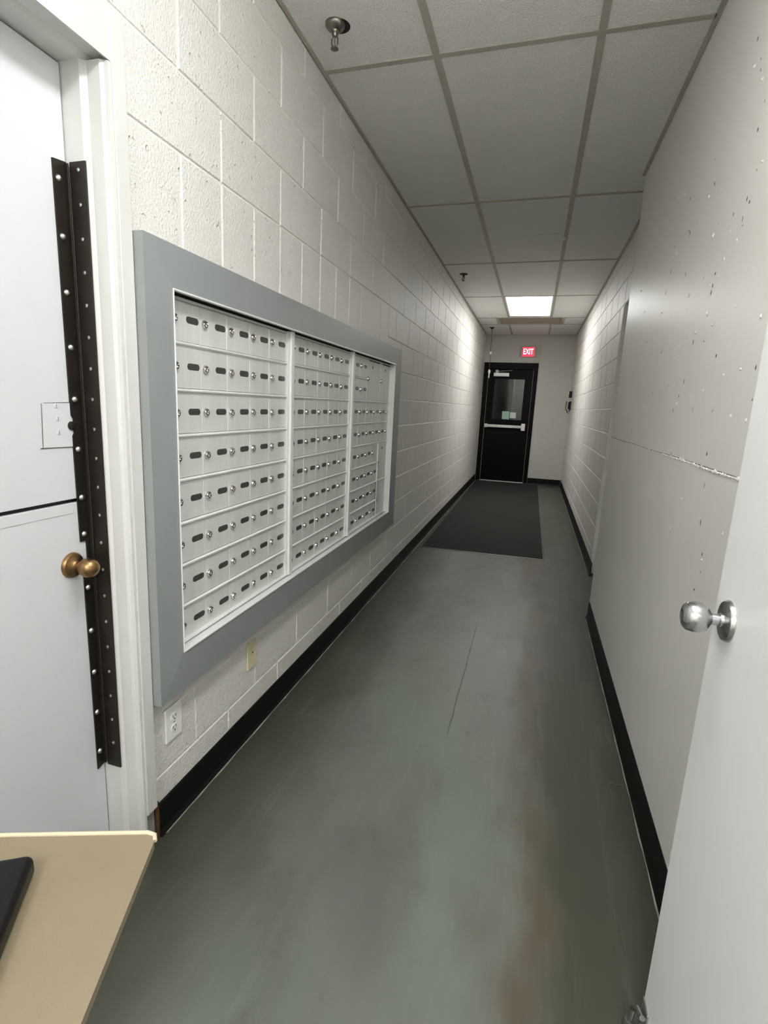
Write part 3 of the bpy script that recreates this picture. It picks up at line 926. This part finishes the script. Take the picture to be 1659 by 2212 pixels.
# exit sign
ex = tag(empty('exit_sign', (0.79, LEN, 2.445)), 'lit red EXIT sign above the black door', 'sign')
MB().bbox((-0.141, -0.05, -0.09), (0.141, -0.001, 0.09), 0.005).obj('housing', 'exit_case', ex)
MB().bbox((-0.104, -0.054, -0.084), (0.104, -0.049, 0.084), 0.002).obj('face', 'exit_red', ex)


def letters(txt, size, m, parent, loc, name, rx=90, rz=0):
    c = bpy.data.curves.new('lettering', 'FONT')
    c.body = txt
    c.size = size
    c.extrude = 0.0012
    c.offset = 0.001
    c.align_x = 'CENTER'
    c.align_y = 'CENTER'
    o = bpy.data.objects.new('tmp', c)
    COL.objects.link(o)
    bpy.context.view_layer.update()
    me = bpy.data.meshes.new_from_object(o)
    bpy.data.objects.remove(o)
    me.materials.clear()
    me.materials.append(M[m])
    q = place(me, name, parent, loc)
    q.rotation_euler = (math.radians(rx), 0, math.radians(rz))
    return q


lt = letters('EXIT', 0.125, 'exit_letter', ex, (0, -0.0555, 0.0), 'lettering')
lt.scale = (0.7, 1.15, 1)

# wall devices by the end wall
ph = tag(empty('door_intercom', (WF - 0.0005, 10.05, 1.50)), 'dark handset box low beside the far end of the right wall', 'intercom')
MB().bbox((-0.03, -0.04, -0.075), (0, 0.04, 0.075), 0.006).obj('body', 'black_plastic', ph)
MB().bbox((-0.075, -0.028, -0.07), (-0.045, 0.028, 0.07), 0.008).obj('handset', 'exit_case', ph)
MB().bbox((-0.085, -0.03, -0.09), (-0.0751, 0.03, 0.078), 0.004).obj('handset_grip', 'black_plastic', ph)
MB().box((-0.046, -0.015, -0.06), (-0.029, 0.015, 0.06)).obj('cradle', 'black_plastic', ph)
MB().tube([(-0.06, 0, -0.065), (-0.055, 0, -0.11), (-0.035, 0, -0.135), (-0.02, 0, -0.10), (-0.012, 0, -0.07)], 0.008, 8).obj('cord', 'black_plastic', ph)
pr = tag(empty('alarm_pull_box', (WF - 0.0005, 10.05, 1.69)), 'small dark box with a white button above the handset box', 'alarm box')
MB().bbox((-0.05, -0.04, -0.055), (0, 0.04, 0.055), 0.005).obj('body', 'black_plastic', pr)
MB().bbox((-0.058, -0.02, 0.012), (-0.049, 0.02, 0.03), 0.002).obj('button', 'white_plastic', pr)
MB().bbox((-0.03, -0.03, 0.056), (0, 0.03, 0.10), 0.004).obj('top_cover', 'exit_case', pr)

# ------------------------------------------------------------------ open door on the right
DXF = 1.359
d2 = struct(empty('door_2', (DXF, 1.05, 0)), 'white door standing open along the right wall with chrome knob')
MB().bbox((0, -0.91, 0.012), (0.044, 0, 2.06), 0.002).obj('door_leaf', 'door_white_right', d2)
kn = MB()
kn.lathe([(0.036, 0.0), (0.036, 0.002), (0.033, 0.007), (0.022, 0.010)], '-X', n=36)
kn.obj('rosette', 'chrome', d2, (0, -0.067, 1.035))
kn = MB().lathe([(0.013, 0.008), (0.0125, 0.014), (0.010, 0.016), (0.010, 0.026), (0.013, 0.028), (0.021, 0.033), (0.026, 0.043), (0.0265, 0.053), (0.024, 0.063), (0.019, 0.068),
                 (0.012, 0.0705), (0.009, 0.0695), (0.001, 0.069)], '-X', n=36)
kn.obj('door_knob', 'chrome', d2, (0, -0.067, 1.035))
MB().bbox((0.010, -0.0005, 0.98), (0.034, 0.0015, 1.09), 0.0005).obj('latch_plate', 'steel', d2)
kh = MB().bbox((-0.004, -0.045, 0.088), (-0.0002, -0.004, 0.150), 0.0012).obj('kick_down_plate', 'steel', d2)
MB().tube([(-0.010, -0.04, 0.135), (-0.012, -0.014, 0.125), (-0.016, 0.004, 0.10), (-0.018, 0.008, 0.06)], 0.006, 10).obj('kick_down_arm', 'chrome', kh)
MB().lathe([(0.012, 0.0), (0.013, 0.02), (0.010, 0.03)], 'Z', (-0.018, 0.008, 0.032), 14).obj('rubber_tip', 'rubber', kh)
for z in (0.25, 1.05, 1.85):
    MB().lathe([(0.008, -0.05), (0.008, 0.05)], 'Z', (0.052, -0.912, z), 12).obj('hinge', 'steel', d2)
struct(MB().box((1.412, 0.02, 0), (WN - 0.001, 0.135, 2.1)).obj('trim_2', 'trim_white'), 'white jamb post the open door hangs on')

# ------------------------------------------------------------------ chipped plaster and the cracked seam on the near right wall
vsx, fsx = [], []
n = 260
ys = [YN - 0.01 - (YN - 1.2) * i / n for i in range(n + 1)]
seam = MB()
for i, y in enumerate(ys):
    near = min(1.0, max(0.12, (3.5 - y) / 1.8))
    hgt = near * random.choice((0.001, 0.003, 0.006, 0.0075)) * random.uniform(0.6, 1.2)
    dep = near * random.uniform(0.001, 0.004)
    zc = 1.231 + 0.0012 * math.sin(y * 7) + random.uniform(-0.0022, 0.0022) * near
    vsx += [(WN, y, zc - hgt), (WN - dep, y, zc - hgt * 0.3), (WN - dep * 0.8, y, zc + hgt * 0.4), (WN, y, zc + hgt)]
for i in range(n):
    a = 4 * i
    fsx += [(a + k, a + k + 1, a + k + 5, a + k + 4) for k in range(3)]
ridge = seam.add(vsx, fsx).obj('plaster_seam', 'plaster_white', wall_right_near)
ridge['label'] = 'ragged cracked plaster seam'
ck = MB()
vs_, fs_ = [], []
for i, y in enumerate(ys):
    zc = 1.231 + 0.0012 * math.sin(y * 7) + 0.005 * min(1.0, max(0.15, (3.5 - y) / 1.8))
    h_ = random.uniform(0.0004, 0.0016)
    vs_ += [(WN - 0.0006, y, zc - h_), (WN - 0.0006, y, zc + h_)]
fs_ = [(2 * i, 2 * i + 1, 2 * i + 3, 2 * i + 2) for i in range(n)]
ck.add(vs_, fs_).obj('seam_crack', 'chip', wall_right_near)

chips, crumbs = MB(), MB()


def pock(mb, y, z, ry, rz, h):
    k = 7
    vs = [(WN - h, y, z)] + [(WN - 0.0003, y + ry * math.cos(2 * math.pi * i / k) * random.uniform(0.7, 1.2), z + rz * math.sin(2 * math.pi * i / k) * random.uniform(0.7, 1.2)) for i in range(k)]
    mb.add(vs, [(0, 1 + i, 1 + (i + 1) % k) for i in range(k)])


for _ in range(170):
    y = random.triangular(1.15, 3.4, 1.5)
    z = random.triangular(0.75, 2.5, 1.9)
    if random.random() < 0.42:
        pock(chips, y, z, random.uniform(0.002, 0.006), random.uniform(0.003, 0.011), 0.0005)
    else:
        pock(crumbs, y, z, random.uniform(0.003, 0.008), random.uniform(0.003, 0.008), random.uniform(0.002, 0.005))
c1 = chips.obj('paint_chips', 'chip', wall_right_near)
c1['kind'] = 'stuff'
c2 = crumbs.obj('plaster_nibs', 'plaster', wall_right_near)
c2['kind'] = 'stuff'

# ------------------------------------------------------------------ tan side table with a black case in the near left corner
TZ = 0.75
ax = math.atan2(0.365, 0.931)                            # table turned with the viewer
tb = empty('side_table', (0.548, 0.539, 0), ax)
tag(tb, 'tan tabletop with rounded corner cutting into the lower left foreground', 'table')


def rrect(x0, x1, y0, y1, r, n=6):
    p = []
    for cx, cy, s in ((x1 - r, y1 - r, 0), (x0 + r, y1 - r, 90), (x0 + r, y0 + r, 180), (x1 - r, y0 + r, 270)):
        for k in range(n + 1):
            t = math.radians(s + 90 * k / n)
            p.append((cx + r * math.cos(t), cy + r * math.sin(t)))
    return p


MB().prism(rrect(-0.46, 0.0, -0.46, 0.0, 0.018), 'Z', TZ - 0.012, TZ).obj('tabletop', 'tan', tb)
MB().tube([(-0.452, 0.001, TZ + 0.001), (-0.2, 0.0015, TZ + 0.001), (-0.014, 0.001, TZ + 0.0005), (-0.003, -0.003, TZ), (0.0, -0.012, TZ - 0.002)], 0.0032, 10).obj('edge_highlight', 'cream', tb)  # pale strip paints the bright highlight along the far edge
MB().lathe([(0.024, 0.02), (0.022, 0.7), (0.06, 0.72), (0.07, TZ - 0.0125)], 'Z', (-0.25, -0.25, 0)).obj('pedestal', 'black_paint', tb)
MB().lathe([(0.17, 0.0), (0.17, 0.01), (0.15, 0.018), (0.03, 0.03)], 'Z', (-0.25, -0.25, 0), 36).obj('foot', 'black_paint', tb)

bc = empty('black_case', (0.440, 0.438, TZ), math.atan2(-0.064, 0.098) + math.radians(0))
bc.rotation_euler = (0, 0, math.radians(33) - math.radians(0))
tag(bc, 'black rounded case lying on the tan tabletop in the lower left corner', 'case')
bm_ = MB().prism(rrect(-0.13, 0.0, -0.17, 0.0, 0.012, 8), 'Z', 0.0008, 0.026)
bcb = bm_.obj('body', 'black_plastic', bc)
bv = bcb.modifiers.new('bevel', 'BEVEL')
bv.width = 0.007
bv.segments = 4
bv.limit_method = 'ANGLE'
for p in bcb.data.polygons:
    p.use_smooth = True
